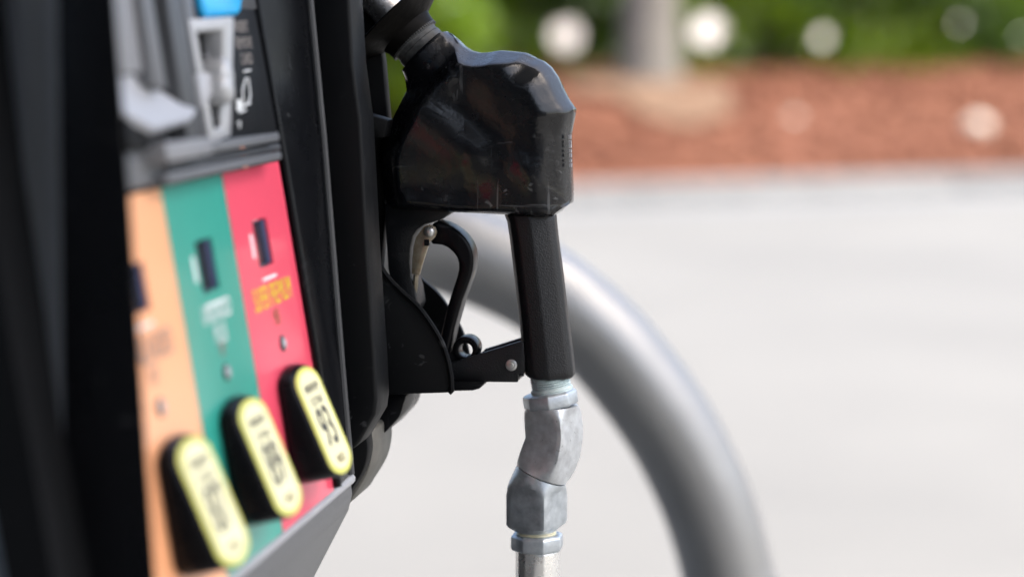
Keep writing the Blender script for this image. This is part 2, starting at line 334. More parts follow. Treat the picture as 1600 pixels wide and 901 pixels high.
# tree in front of the hedge
tp = kp(2.62, 4.4); q0 = tp - KA; tp.z = berm(q0.dot(KD), q0.dot(KN))
tree = thing('tree', 'broad grey tree trunk standing on the mulch in front of the hedge', 'tree', tp)
path = [tp + Vector((0, 0, -0.1)), tp + Z * 0.15, tp + Z * 0.6, tp + Z * 1.6 + U * 0.03, tp + Z * 3.2 + U * 0.1, tp + Z * 4.6 + U * 0.05]
mesh('trunk', *tube(path, [0.33, 0.29, 0.26, 0.25, 0.22, 0.16], 20), M['bark'], tree)
cp = tp + Z * 5.6
for i in range(7):
    an = i * 0.9; e = cp + Vector((math.cos(an) * 1.3, math.sin(an) * 1.3, random.uniform(0, 1.2)))
    mesh('limb', *tube([tp + Z * 4.4, (tp + Z * 4.4).lerp(e, 0.5) + Z * 0.2, e], [0.11, 0.07, 0.03], 8), M['bark'], tree)
q = RNG.normal(size=(6000, 3)); q /= np.linalg.norm(q, axis=1, keepdims=True); q *= (RNG.random((6000, 1)) ** 0.4) * np.array([[1.9, 1.9, 1.3]])
q += 0.25 * np.sin(q[:, [1, 2, 0]] * 5); tag(leaves(np.array(cp)[None] + q, RNG.normal(size=q.shape), 0.09, 'crown', M['treeleaf'], tree), kind='stuff')
# sandy patch at the trunk foot and pale stones on the mulch
vs, fs = [], []
for i in range(24):
    an = 2 * math.pi * i / 24; rr = 1 + 0.18 * math.sin(3 * an + 1) + 0.1 * math.sin(5 * an)
    c = tp + KD * (math.cos(an) * 0.62 * rr - 0.28) + KN * (math.sin(an) * 1.05 * rr - 0.75); d = c - KA; vs.append(Vector((c.x, c.y, berm(d.dot(KD), d.dot(KN)) + 0.035)))
c = sum(vs, Vector()) / 24; d = c - KA; vs.append(Vector((c.x, c.y, berm(d.dot(KD), d.dot(KN)) + 0.08)))
fs = [(i, (i + 1) % 24, 24) for i in range(24)]
sheet('bare_soil', vs, fs, M['sand'])
def rock(px, py, r, label):
    lo = None
    for i in range(400):                                   # march along the ray to the berm
        d = 13 + i * 0.025; p = at(px, py, d); q = p - KA
        if p.z < berm(q.dot(KD), q.dot(KN)): lo = p; break
    bm = bmesh.new(); bmesh.ops.create_icosphere(bm, subdivisions=2, radius=r)
    for v in bm.verts: v.co *= random.uniform(0.85, 1.12); v.co.z *= 0.75
    vs = [lo + v.co + Z * r * 0.3 for v in bm.verts]; fs = [tuple(v.index for v in f.verts) for f in bm.faces]; bm.free()
    tag(mesh('stone', vs, fs, M['rock'], origin=lo, sharp=60), label, 'stone', 'pale stones lying on the mulch')
rock(1527, 205, 0.115, 'largest pale stone on the red mulch, far to the right')
rock(1240, 188, 0.055, 'small pale stone high on the red mulch below the hedge')
# station canopy over the dispenser, reaching back over the camera
cb = Vector((-3, -6, 0))
can = thing('canopy', 'wide flat grey station canopy roofing the dispenser on two posts', 'canopy', cb)
mesh('roof', *box(Vector((-2.8, -5.15, 4.95)), Vector((5.3, 0, 0)), Vector((0, 7.35, 0)), Vector((0, 0, 0.32))), M['soffit'], can, bevel=0.02)
for y in (-7.5, -1.6): mesh('post', *box(Vector((-3.0, y, 2.3)), Vector((0.15, 0, 0)), Vector((0, 0.15, 0)), Vector((0, 0, 2.35))), M['soffit'], can, bevel=0.01)
# station shop behind the camera, unseen and added so black surfaces reflect dark
sp = Vector((-2, -13, 0))
added_shop = thing('added_shop', 'low station shop with a dark glass front added unseen to darken reflections', 'building', sp)
mesh('wall', *box(Vector((-2, -15, 1.9)), Vector((13, 0, 0)), Vector((0, 2, 0)), Vector((0, 0, 1.9))), M['brown'], added_shop)
mesh('roof', *box(Vector((-2, -15, 4.05)), Vector((13.3, 0, 0)), Vector((0, 2.4, 0)), Vector((0, 0, 0.3))), M['roof'], added_shop)
for i in range(8): mesh('window', *box(Vector((-12.5 + i * 3, -12.97, 1.7)), Vector((1.3, 0, 0)), Vector((0, 0.05, 0)), Vector((0, 0, 1.3))), M['glass'], added_shop)
# white building added behind the hedge as bright spots for its gaps
wb = kp(1, HN + 3.2, 0)
bld = thing('building', 'white rendered building added behind the green hedge to brighten its gaps', 'building', wb)
mesh('wall', *box(kp(1, HN + 6.2, 1.4), KD * 12, KN * 3, Z * 1.4), M['stucco'], bld)
mesh('roof', *box(kp(1, HN + 6.2, 2.9), KD * 12.3, KN * 3.3, Z * 0.1), M['roof'], bld)

# ------------------------------------------------------------------ steel hoop guard behind the dispenser
hc = [(735, 399), (846, 452), (935, 525), (992, 590), (1042, 660), (1078, 725), (1110, 800), (1135, 890), (1150, 1000)]
HY = 2.0
def hp(px, py): return hit(px, py, Vector((0, HY, 0)), Vector((0, 1, 0)))
right = [hp(*p) for p in hc]; apex = hp(605, 374); xm = apex.x
right.append(Vector((right[-1].x + 0.004, HY, 0.35))); right.append(Vector((right[-1].x, HY, -0.05)))
left = [Vector((2 * xm - p.x, p.y, p.z)) for p in reversed(right)]
ctrl = left + [hp(670, 380) * 0 + Vector((2 * xm - hp(672, 381).x, HY, hp(672, 381).z)), apex, hp(672, 381)] + right
cc = smoothpoly([tuple(p) for p in ctrl], 8, closed=False)
hoop = tag(mesh('hoop_guard', *tube([Vector(p) for p in cc], 0.0432, 40), M['silver'], origin=(xm, HY, 0), sharp=60),
           'thick silver painted steel hoop guard curving to the ground behind the nozzle', 'guard rail')

# ------------------------------------------------------------------ fuel dispenser
dp = prof(300, 450, -0.2); dp = Vector((dp.x, dp.y, 0))
D = thing('fuel_dispenser', 'black fuel dispenser with orange, green and red grade strips and yellow buttons', 'fuel dispenser', dp)
def dm(name, data, m, parent=None, **k): return mesh(name, *data, M[m], parent or D, **k)
KC = -0.09                                                # near face of the holster column
# cabinet behind everything: a box in dispenser axes, its front set back from the panel
def duv(p): return (p - dp).dot(U), (p - dp).dot(B)
uf = duv(prof(520, 745, KC))[0] - 0.05; b0 = duv(at(200, 600, 0.88))[1] + 0.01; b1 = duv(N0)[1] + 0.06
ut = duv(pp(300, -300))[0] - 0.06
def db(u, b, z): return dp + U * u + B * b + Z * z
dm('cabinet', prism_data([db(-0.7, b0, 0.0), db(uf - 0.05, b0, 0.0), db(uf - 0.05, b0, prof(520, 745, KC).z), db(ut, b0, 1.62), db(-0.7, b0, 1.62)], B * (b1 - b0)), 'matte', bevel=0.01)
# near post: camera-facing slab with a turned left side
pe = [(168, -160), (183, 0), (206, 300), (232, 700), (246, 901), (258, 1080)]
KL = -0.45
pf = [prof(x, y, KL) for x, y in [(85, -160)] + pe + [(85, 1080)]]
dm('side_post', prism_data(pf, B * 0.04 - U * 0.03), 'gloss', bevel=0.003, seg=3)
vs, fs = [], []; NS = 12
for i in range(NS + 1):                                   # the slab's outer side curves away in a wide radius
    t = i / NS; x = 96 - 230 * t; kk = KL - 0.0015 + 0.11 * (t - 0.12 * (1 - math.exp(-t / 0.12)))
    vs += [prof(x - 8, -160, kk), prof(x + 8, 1080, kk)]
m0 = len(vs); vs += [v + B * 0.006 - U * 0.012 for v in vs]
for i in range(NS): a0 = 2 * i; fs += [(a0, a0 + 1, a0 + 3, a0 + 2), (m0 + a0, m0 + a0 + 2, m0 + a0 + 3, m0 + a0 + 1)]
for a0 in (0, 2 * NS): fs.append((a0, a0 + 1, m0 + a0 + 1, m0 + a0))
for r in (0, 1):
    for i in range(NS): a0 = 2 * i + r; fs.append((a0, a0 + 2, m0 + a0 + 2, m0 + a0))
dm('side_panel', (vs, fs), 'sidesheen', sharp=80)
# holster column
col = [(480, -120), (538, -120), (546, 0), (552, 100), (564, 190), (575, 400), (586, 560), (589, 625), (586, 648), (562, 690), (552, 702), (540, 700), (537, 640), (484, 0)]
dm('holster_column', prism(col, KC, KC + 0.032), 'plastic', bevel=0.003, seg=3)
# dark bezel between the red strip and the column, edge highlight added as a bar
rl = [(392, -60), (404, 20), (437, 215), (444, 252), (497, 575), (528, 760)]; sl = [(479, -60), (486, 20), (505, 215), (508, 252), (534, 575), (548, 740)]
vs = [pp(x, y, 0.001) for x, y in rl] + [prof(x, y, KC - 0.002) for x, y in sl]
n = len(rl); fr = [(i, i + 1, n + i + 1, n + i) for i in range(n - 1)]
back = [v - U * 0.02 for v in vs]; allv = vs + back
fr2 = fr + [tuple(2 * n + q for q in reversed(f)) for f in fr]
bd = list(range(n)) + list(range(2 * n - 1, n - 1, -1)); fr2 += [(bd[i], 2 * n + bd[i], 2 * n + bd[(i + 1) % len(bd)], bd[(i + 1) % len(bd)]) for i in range(len(bd))]
dm('bezel', (allv, fr2), 'gloss')
dm('edge_highlight', tube([prof(x, y, KC - 0.004) for x, y in sl], 0.0022, 10), 'darkgrey')  # lighter bar stands in for the highlight on the rounded corner
dm('inner_trim', tube([pp(x, y, 0.002) for x, y in rl], 0.0022, 8), 'gloss')
# grade strips: coloured sheets with a rectangular window cut out and the display recessed behind it
sg, _ = sv_of(347, 272); so, _ = sv_of(250, 292); sl_ = so - (sg - so); vb = (prof(549, 744, -0.09).z - P0.z) / T.z + 0.007
def strip(name, m, s0, s1, win):
    (ws0, wv1), (ws1, wv0) = sv_of(*win[0]), sv_of(*win[1])
    ss = [s0, ws0, ws1, s1]; vv = [vb, wv0, wv1, 0.0]; vs, fs = [], []
    for q in (0.0, -0.003):
        for v in vv:
            for s in ss: vs.append(pan(s, v, q))
    for j in range(3):
        for i in range(3):
            if i == 1 and j == 1: continue
            k = j * 4 + i; fs += [(k, k + 1, k + 5, k + 4), (16 + k, 16 + k + 4, 16 + k + 5, 16 + k + 1)]
    ed = [(0, 1), (1, 2), (2, 3), (3, 7), (7, 11), (11, 15), (15, 14), (14, 13), (13, 12), (12, 8), (8, 4), (4, 0), (5, 9), (9, 10), (10, 6), (6, 5)]
    fs += [(i, j, 16 + j, 16 + i) for i, j in ed]
    st = dm(name, (vs, fs), m, smooth=False)
    e = 0.0008; c = (ws0 + e, ws1 - e, wv0 + e, wv1 - e)
    dep = 0.0022
    q = [pan(c[0], c[2], -0.001), pan(c[1], c[2], -0.001), pan(c[1], c[3], -0.001), pan(c[0], c[3], -0.001)]; q2 = [p - NP * dep for p in q]
    disp = dm('price_display', (q2, [(0, 1, 2, 3)]), 'glass', smooth=False)
    dm('display_surround', (q + q2, [(0, 4, 5, 1), (1, 5, 6, 2), (2, 6, 7, 3), (3, 7, 4, 0)]), 'reveal', disp, smooth=False)
    cs, cv = (ws0 + ws1) / 2, wv0 - 0.006
    dm('caption_line', box(pan(cs, cv, 0.0002), B * 0.012, T * 0.0007, NP * 0.0003), 'whiteink', st)
    dm('side_mark', box(pan(ws0 - 0.007, (wv0 + wv1) / 2, 0.0002), B * 0.0016, T * 0.006, NP * 0.0003), 'whiteink', st)
    return st, cs, wv0
g = 0.0004
rs, rc, rv = strip('grade_strip', 'red', sg + g, 0.0, ((394, 346), (428, 411))); rs['label'] = 'red grade strip with yellow lettering'
gs, gc, gv = strip('grade_strip', 'green', so + g, sg - g, ((304, 378), (344, 449))); gs['label'] = 'green grade strip with white lettering'
os_, oc, ov = strip('grade_strip', 'orange', sl_, so - g, ((190, 418), (236, 482))); os_['label'] = 'orange grade strip with grey lettering'
def lettering(s, size, px, m, parent, xs=0.6, q=0.0004):
    sc, v = sv_of(*px); return dm('lettering', text_data(s, size, pan(sc, v, q), B, T, NP, xs=xs, spacing=0.85), m, parent, smooth=False)
lettering('SUPER PREMIUM', 0.0165, (426, 461), 'yellowink', rs, 0.56)
lettering('93', 0.011, (432, 496), 'oliveink', rs, 0.9)
lettering('UNLEADED\nPLUS', 0.0128, (341, 504), 'whiteink', gs, 0.66)
lettering('89', 0.010, (347, 545), 'greyink', gs, 0.9)
lettering('UNLEADED', 0.017, (236, 545), 'greyink', os_, 0.62)
lettering('87', 0.011, (240, 588), 'greyink', os_, 0.9)
for px, pr in (((441, 536), rs), ((353, 581), gs), ((250, 636), os_)):
    s0, v0 = sv_of(*px); li = dm('indicator_lamp', lathe(pan(s0, v0, -0.001), NP, [(0, 0.0042), (0.0016, 0.0042), (0.0020, 0.0036)], 20), 'darkgrey', pr)
    dm('lens', lathe(pan(s0, v0, 0.0008), NP, [(0, 0.0029), (0.0008, 0.0026), (0.0014, 0.0008)], 16), 'palegrey', li)
dm('panel_backing', prism_data([pan(sl_ - 0.05, vb - 0.01, -0.02), pan(0.0, vb - 0.01, -0.02), pan(0.0, 0.3, -0.02), pan(sl_ - 0.05, 0.3, -0.02)], NP * -0.02), 'matte')
# grade buttons: stadium wedges, deeper at the foot, with a yellow octane label on each
BL, BW = 0.0302, 0.0222
def stadium(hl, hw, n=14):
    out = []
    e = min(0.0095, hl * 0.32)                            # flattened round ends
    for i in range(n + 1): an = math.pi * i / n; out.append((hw * math.cos(an), hl - e + e * math.sin(an)))
    for i in range(n + 1): an = math.pi + math.pi * i / n; out.append((hw * math.cos(an), -(hl - e) + e * math.sin(an)))
    return out
TILT = R(14)
EY = (T * math.cos(TILT) - NP * math.sin(TILT)).normalized(); EZ = (NP * math.cos(TILT) + T * math.sin(TILT)).normalized()
def button(px, num, lab, words):
    s0, v0 = sv_of(*px, 0.0145); c = pan(s0, v0, 0.0145)
    top = [c + B * x + EY * y for x, y in stadium(BL, BW)]
    base = [(lambda p: p - NP * ((p - P0).dot(NP) - 0.0005))(c + B * x * 1.07 + EY * y * 1.05) for x, y in stadium(BL, BW)]
    n = len(top)
    bt = dm('grade_button', (top + base, [tuple(range(n)), tuple(range(2 * n - 1, n - 1, -1))] + [(i, n + i, n + (i + 1) % n, (i + 1) % n) for i in range(n)]), 'gloss', bevel=0.0018, seg=3, bang=50)
    bt['label'] = lab
    dm('button_label', prism_data([c + B * x + EY * y + EZ * 0.0006 for x, y in stadium(BL - 0.0012, BW - 0.0012)], EZ * -0.0005), 'yellow', bt, smooth=False)
    dm('label_face', prism_data([c + B * x + EY * y + EZ * 0.0009 for x, y in stadium(BL - 0.0036, BW - 0.0050)], EZ * -0.0003), 'cream', bt, smooth=False)
    o = c + EZ * 0.0011
    dm('lettering', join(text_data(words[0], 0.0068, o + EY * 0.0175, B, EY, EZ, xs=0.8), text_data(words[1], 0.0062, o + EY * 0.0105, B, EY, EZ, xs=0.8),
                         text_data(num, 0.029, o - EY * 0.0045, B, EY, EZ, xs=0.78, bold=0.0004)), 'ink', bt, smooth=False)
    dm('small_lettering', text_data('PRESS', 0.006, o - EY * 0.0215, B, EY, EZ, xs=0.9), 'oliveink', bt, smooth=False)
button((505, 656), '93', 'grade button on the red strip reading 93', ('MINIMUM', 'OCTANE'))
button((422, 713), '89', 'grade button on the green strip reading 89', ('MINIMUM', 'OCTANE'))
button((333, 782), '87', 'grade button on the orange strip reading 87', ('MINIMUM', 'OCTANE'))
# chin below the panel
dm('chin', prism([(500, 738), (532, 738), (549, 744), (552, 770), (546, 795), (489, 905), (425, 1030), (390, 1030)], KC, KC - 0.42), 'chin', bevel=0.0025, seg=3)
dm('chin_highlight', tube([prof(547, 747, KC) , prof(547, 747, KC) - B * 0.42], 0.0032, 10), 'palegrey')  # pale tube stands in for the highlight along the lip
# upper section: card reader, instruction plate, receipt tray and trims
ip = dm('instruction_plate', pprism([(352, 8), (399, 16), (435, 214), (356, 226)], -0.02, 0.003), 'matte', bevel=0.001)
s0, v0 = sv_of(381, 68, 0.0035)
dm('lettering', join(text_data('INSERT\nREMOVE\nCARD', 0.0082, pan(s0, v0, 0.0036), B, T, NP, xs=0.9, spacing=1.0)), 'greyink', ip, smooth=False)
def pl(pts, r=0.0005, q=0.0036): return tube([pp(x, y, q) for x, y in pts], r, 6)
dm('card_pictogram', join(pl([(381, 112), (391, 110)]), pl([(380, 165), (379, 140), (384, 122), (388, 122), (391, 150), (388, 160)]), pl([(373, 168), (384, 164), (391, 161)]), pl([(374, 176), (384, 172)]), pl([(371, 192), (375, 190), (374, 200)])), 'whiteink', ip)
dm('card_mark', pprism([(371, 156), (376, 155), (378, 172), (372, 174)], 0.003, 0.0037), 'whiteink', ip)
outer = [(296, 30), (366, 26), (362, 212), (329, 226)]; inner = [(308, 50), (350, 46), (349, 198), (335, 203)]
sbr = sv_of(*outer[2], 0.0045)[0]; qtr = 0.0045
while sv_of(*outer[1], qtr)[0] > sbr and qtr < 0.02: qtr += 0.0005       # the bezel is a wedge, proudest at its upper far corner
def bez(x, y):
    a, b = sv_of(x, y, 0.0045); (sl0, vt), (s1, v1) = sv_of(*outer[0], 0.0045), sv_of(*outer[2], 0.0045)
    f = min(1, max(0, (x - 296) / 70)) * min(1, max(0, (212 - y) / 186)); return pp(x, y, 0.0045 + (qtr - 0.0045) * f)
fo, fi = [bez(*p) for p in outer], [bez(*p) for p in inner]; fl0 = lambda p: p - NP * ((p - P0).dot(NP) - 0.0008)
vs = fo + fi + [fl0(p) for p in fo] + [fl0(p) for p in fi]; fs = []
for i in range(4):
    j = (i + 1) % 4; fs += [(i, j, 4 + j, 4 + i), (8 + i, 12 + i, 12 + j, 8 + j), (i, 8 + i, 8 + j, j), (4 + i, 4 + j, 12 + j, 12 + i)]
cr = dm('card_reader', (vs, fs), 'chrome', bevel=0.001, seg=2)
dm('slot', (lambda f: prism_data(f, NP * -0.004))([pp(x, y, 0.001) for x, y in [(302, 46), (352, 42), (352, 202), (330, 206)]]), 'matte', cr)
dm('card_guide', pprism([(324, 56), (334, 55), (336, 108), (327, 112)], 0.001, 0.003), 'palegrey', cr, bevel=0.001)
dm('jaw', pprism([(311, 114), (333, 110), (334, 150), (320, 170), (316, 150)], 0.001, 0.006), 'palegrey', cr, bevel=0.003)
for (x, y, r) in ((351, 116, 0.008), (352, 137, 0.008)):
    p = pp(x, y, 0.010); dm('latch_lobe', lathe(p, NP, [(-0.009, r), (0.000, r), (0.0025, r * 0.8), (0.0035, r * 0.4)], 20), 'chrome', cr, sharp=50)
dm('blue_cover', pprism([(314, -40), (385, -40), (381, 0), (378, 21), (372, 25), (326, 28), (320, 6)], 0.002, 0.008), 'blue', bevel=0.003, seg=3)
for pts, q0, q1, m in (([(128, -60), (206, -60), (236, 112), (150, 120)], -0.02, 0.006, 'grey'), ([(214, -60), (230, -60), (262, 140), (240, 130)], -0.02, 0.010, 'midgrey'),
                       ([(232, -60), (252, -60), (296, 200), (266, 150)], -0.02, 0.001, 'matte'), ([(252, -60), (276, -60), (322, 228), (296, 232)], -0.02, 0.008, 'darkgrey'),
                       ([(278, -60), (296, -60), (330, 226), (324, 228)], -0.02, 0.004, 'midgrey'), ([(300, -60), (404, -60), (409, 14), (300, 30)], -0.02, 0.002, 'darkgrey')):
    dm('reader_panel', pprism(pts, q0, q1), m, bevel=0.001)
dm('lower_panel', pprism([(190, 205), (262, 196), (270, 282), (196, 300)], -0.02, 0.005), 'midgrey', bevel=0.002)
dm('tray_shadow', pprism([(196, 180), (262, 172), (262, 226), (204, 238)], -0.02, 0.009), 'matte', bevel=0.001)  # black slab gives the dark shadowed gap under the tray
for pts, q0, q1, m in (([(258, 222), (330, 214), (334, 240), (264, 254)], -0.01, 0.016, 'grey'), ([(326, 222), (436, 206), (438, 220), (330, 240)], -0.01, 0.012, 'midgrey'),
                       ([(264, 256), (438, 223), (440, 234), (266, 268)], -0.01, 0.007, 'darkgrey'), ([(262, 270), (440, 236), (441, 249), (262, 288)], -0.01, 0.011, 'midgrey')):
    dm('ledge', pprism(pts, q0, q1), m, bevel=0.001)
ta = [at(180, 92, 0.93), at(218, 100, 0.99), at(264, 130, 1.035), at(307, 172, 1.0), at(300, 184, 0.985), at(242, 200, 0.93), at(196, 176, 0.91), at(178, 150, 0.91)]
tc = sum(ta, Vector()) / 8 + Vector((0, 0, 0.001)); tv = Vector((-0.002, 0, -0.0025)); n = 8
vs = ta + [tc] + [p + tv for p in ta] + [tc + tv]; fs = []
for i in range(n): k = (i + 1) % n; fs += [(i, k, n), (n + 1 + k, n + 1 + i, 2 * n + 1), (i, n + 1 + i, n + 1 + k, k)]
dm('receipt_tray', (vs, fs), 'palegrey', sharp=40)
# holster behind and around the nozzle
hbk = [(520, -120), (596, -120), (590, 0), (592, 60), (598, 94), (606, 188), (601, 205), (598, 240), (602, 330), (594, 420), (606, 612), (540, 612)]
dm('holster_back', prism(hbk, 0.0, 0.012), 'matte', bevel=0.002)
dm('holster_hook', prism([(561, 150), (572, 178), (606, 188), (600, 216), (580, 214), (572, 196), (566, 192)], -0.03, -0.014), 'matte', bevel=0.002)
cup = smoothpoly([(576, 392), (592, 412), (607, 434), (630, 457), (653, 478), (673, 505), (690, 534), (700, 563), (705, 588)], 4, closed=False) + [(706, 610), (702, 613), (580, 617)]
cw = [prof(x, y, -0.031) for x, y in cup]
near = prism_data(cw, B * 0.004); far = prism_data([p + B * 0.058 for p in cw], B * 0.004)
fl = [prof(x, y, -0.031) for x, y in [(580, 605), (700, 602), (700, 611), (580, 615)]]
hol = dm('holster_cup', near, 'plastic', bevel=0.0012, seg=2)
dm('far_wall', far, 'plastic', hol, bevel=0.0012)
dm('cup_floor', prism_data([p + B * 0.005 for p in fl], B * 0.052), 'plastic', hol)
dm('cup_rim', tube([prof(x, y, -0.0315) for x, y in cup[:-1]], 0.0016, 8), 'plastic', hol)
dm('cup_tongue', prism([(700, 598), (748, 599), (753, 602), (750, 607), (738, 610), (700, 611)], -0.02, 0.02), 'plastic', hol, bevel=0.0015)
dm('lower_knob', prism(smoothpoly([(590, 616), (631, 616), (630, 632), (624, 650), (612, 664), (596, 680), (585, 680)], 4), -0.02, 0.03), 'gloss', bevel=0.003)
dm('valance', prism(smoothpoly([(572, 668), (582, 690), (581, 716), (573, 742), (556, 770), (540, 790), (500, 800), (500, 690)], 5), -0.05, 0.0), 'olive', bevel=0.002)
dm('valance_cap', prism(smoothpoly([(562, 670), (574, 692), (573, 716), (566, 738), (550, 764), (535, 784), (500, 796), (500, 690)], 5), -0.062, -0.048), 'matte', bevel=0.002)

# ------------------------------------------------------------------ fuel nozzle
nb = prof(745, 330, 0)
NZ = thing('fuel_nozzle', 'black vinyl covered fuel nozzle hanging grip down in the dispenser holster', 'fuel nozzle', nb)
def nm(name, data, m, parent=None, **k): return mesh(name, *data, M[m], parent or NZ, **k)
def uz(px, py, k=0.0):
    p = prof(px, py, k) - N0; return np.array([p.dot(U), p.z]) * 1000     # mm
outline = [(632, 110), (650, 93), (672, 71), (690, 52), (697, 49), (706, 53), (716, 63), (726, 73), (737, 80), (750, 83), (766, 82), (782, 79), (804, 81), (822, 83), (838, 91), (850, 96), (862, 106), (873, 122), (882, 142),
           (890, 157), (897, 167), (899, 174), (896, 190), (893, 207), (893, 240), (894, 272), (895, 300), (895, 312), (892, 318), (883, 323), (876, 328), (872, 333), (866, 335), (820, 333), (760, 330), (690, 327), (610, 322), (604, 300),
           (600, 275), (597, 240), (605, 215), (615, 190), (625, 170), (640, 140), (638, 132), (634, 124), (631, 116)]
ol = np.array([uz(*p) for p in outline])
def resample(pl, n):
    c = np.vstack([pl, pl[:1]]); d = np.r_[0, np.cumsum(np.linalg.norm(np.diff(c, axis=0), axis=1))]; t = np.linspace(0, d[-1], n, endpoint=False)
    return np.stack([np.interp(t, d, c[:, 0]), np.interp(t, d, c[:, 1])], 1)
NO, KR = 300, 84
bo = resample(ol, NO); ctr = uz(738, 196)
rr = np.linspace(1, 0.0, KR + 1)[:-1] ** 0.9
G = (ctr[None, None] + (bo[None] - ctr) * rr[:, None, None]).reshape(-1, 2); G = np.vstack([G, ctr[None]])
def dseg(P, a, b):
    ab = b - a; t = np.clip(((P - a) @ ab) / (ab @ ab), 0, 1); return np.linalg.norm(P - a - t[:, None] * ab, axis=1)
def dpoly(P, pts): return np.min([dseg(P, pts[i], pts[i + 1]) for i in range(len(pts) - 1)], axis=0)
def sub(a, b): return [ol[i] for i in range(outline.index(a), outline.index(b) + 1)]
def smin(hs, k): h = np.stack(hs); m = h.min(0); return m - k * np.log(np.exp(-(h - m) / k).sum(0))
def inpoly(P, pg, soft=0.6):
    ins = np.zeros(len(P), bool); n = len(pg)
    for i in range(n):
        a, b = pg[i], pg[(i + 1) % n]; c = ((a[1] > P[:, 1]) != (b[1] > P[:, 1])); x = (b[0] - a[0]) * (P[:, 1] - a[1]) / (b[1] - a[1] + 1e-12) + a[0]; ins ^= c & (P[:, 0] < x)
    d = dpoly(P, pg + [pg[0]]); return 1 / (1 + np.exp(-np.where(ins, d, -d) / soft * 3))
def F(px, py): return uz(px, py, -0.028)                 # a feature seen on the near side
dtop = dpoly(G, sub((706, 53), (838, 91))); dur = dpoly(G, sub((838, 91), (897, 167))); drt = dpoly(G, sub((899, 174), (895, 312)))
dbo = dpoly(G, sub((866, 335), (610, 322))); dlf = dpoly(G, sub((610, 322), (640, 140)))
lineA, lineB = uz(637, 132), uz(718, 62); nrm = np.array([(lineB - lineA)[1], -(lineB - lineA)[0]]); nrm /= np.linalg.norm(nrm); dnk = (G - lineA) @ nrm
def gauss_ridge(a, b, wd): return np.exp(-(dseg(G, F(*a), F(*b)) / wd) ** 2)
UU = G[:, 0] - ol[:, 0].min()
H0 = 31 - 0.12 * np.minimum(UU, 55) - 0.03 * np.maximum(UU - 55, 0) + 0.02 * (G[:, 1] - ol[:, 1].mean()) + 2.6 * gauss_ridge((655, 175), (735, 240), 12) - 1.2 * gauss_ridge((720, 165), (770, 215), 13) - 1.6 * gauss_ridge((620, 290), (740, 300), 9) + 1.5 * gauss_ridge((815, 262), (850, 285), 7)
ripple = 0.06 * np.sin(G[:, 0] * 0.23 + 1.2 * np.sin(G[:, 1] * 0.17)) * np.sin(G[:, 1] * 0.19 + 0.8)
body = smin([H0 + ripple, 5 + 2.6 * dtop, smin([3 + 3.0 * dur, 16.5 + 0.7 * (dur - 5)], 0.35), smin([4 + 3.0 * drt, 16 + 0.62 * (drt - 5)], 0.35), 16 + 2.6 * dbo, 7 + 1.55 * dlf, 6 + 1.4 * dnk], 0.8)
ax0, ax1 = uz(663.5, 80), uz(738, 160); axd = (ax1 - ax0) / np.linalg.norm(ax1 - ax0); rel = G - ax0; da = rel @ axd; dp_ = np.abs(rel[:, 0] * axd[1] - rel[:, 1] * axd[0])
rn = 18.0; hn = np.sqrt(np.maximum(rn ** 2 - dp_ ** 2, 0)) - np.maximum(da - 24, 0) * 1.1
H = -smin([-body, -hn], 1.3)
H = H + 0.6 * inpoly(G, [F(665, 98), F(678, 88), F(713, 121), (F(701, 134))])
H = H + 0.15 * inpoly(G, [F(*p) for p in ((790, 227), (806, 256), (816, 290), (821, 320), (836, 316), (831, 285), (820, 250), (802, 217))], 0.4)
H = H - 0.7 * inpoly(G, [F(*p) for p in ((876, 184), (882, 236), (889, 276), (893, 270), (893, 240), (884, 196))], 0.5)
Hg = H[:-1].reshape(KR, NO)                               # moulded cover: soften every crease a little
for _ in range(7):
    q = Hg.copy(); q = (np.roll(q, 1, 1) + 2 * q + np.roll(q, -1, 1)) / 4
    q[1:-1] = (q[:-2] + 2 * q[1:-1] + q[2:]) / 4; q[:2] = Hg[:2]; Hg = q
H[:-1] = Hg.reshape(-1); H[-1] = Hg[-1].mean()
H = np.maximum(H, 0.6)
edge = np.minimum(1, np.repeat(np.r_[np.linspace(0.86, 1, 4), np.ones(KR - 4)], NO)); H[:-1] = np.where(H[:-1] > 8, H[:-1] * (0.5 + 0.5 * edge), H[:-1])
def w3(g, h): return N0 + U * (g[0] / 1000) + Z * (g[1] / 1000) + B * (h / 1000)
vs = [w3(G[i], -H[i]) for i in range(len(G))]; nv = len(vs); vs += [w3(G[i], H[i]) for i in range(len(G))]; fs = []
for k in range(KR - 1):
    for i in range(NO):
        j = (i + 1) % NO; q = (k * NO + i, k * NO + j, (k + 1) * NO + j, (k + 1) * NO + i); fs += [q, tuple(nv + x for x in reversed(q))]
for i in range(NO):
    j = (i + 1) % NO; q = ((KR - 1) * NO + i, (KR - 1) * NO + j, nv - 1); fs += [q, tuple(nv + x for x in reversed(q)), (i, nv + i, nv + j, j)]
nm('body_cover', (vs, fs), 'vinyl', sharp=50)
# embossed marks on the front edge of the cover
em = []
for i, y in enumerate((214, 222, 228, 236, 243, 251, 258)):
    em.append(box(prof(890.5 + i * 0.2, y, -0.0105), U * 0.0007, B * 0.0011, Z * (0.0008 if i % 2 else 0.0011)))
nm('embossed_mark', join(*em), 'palegrey')
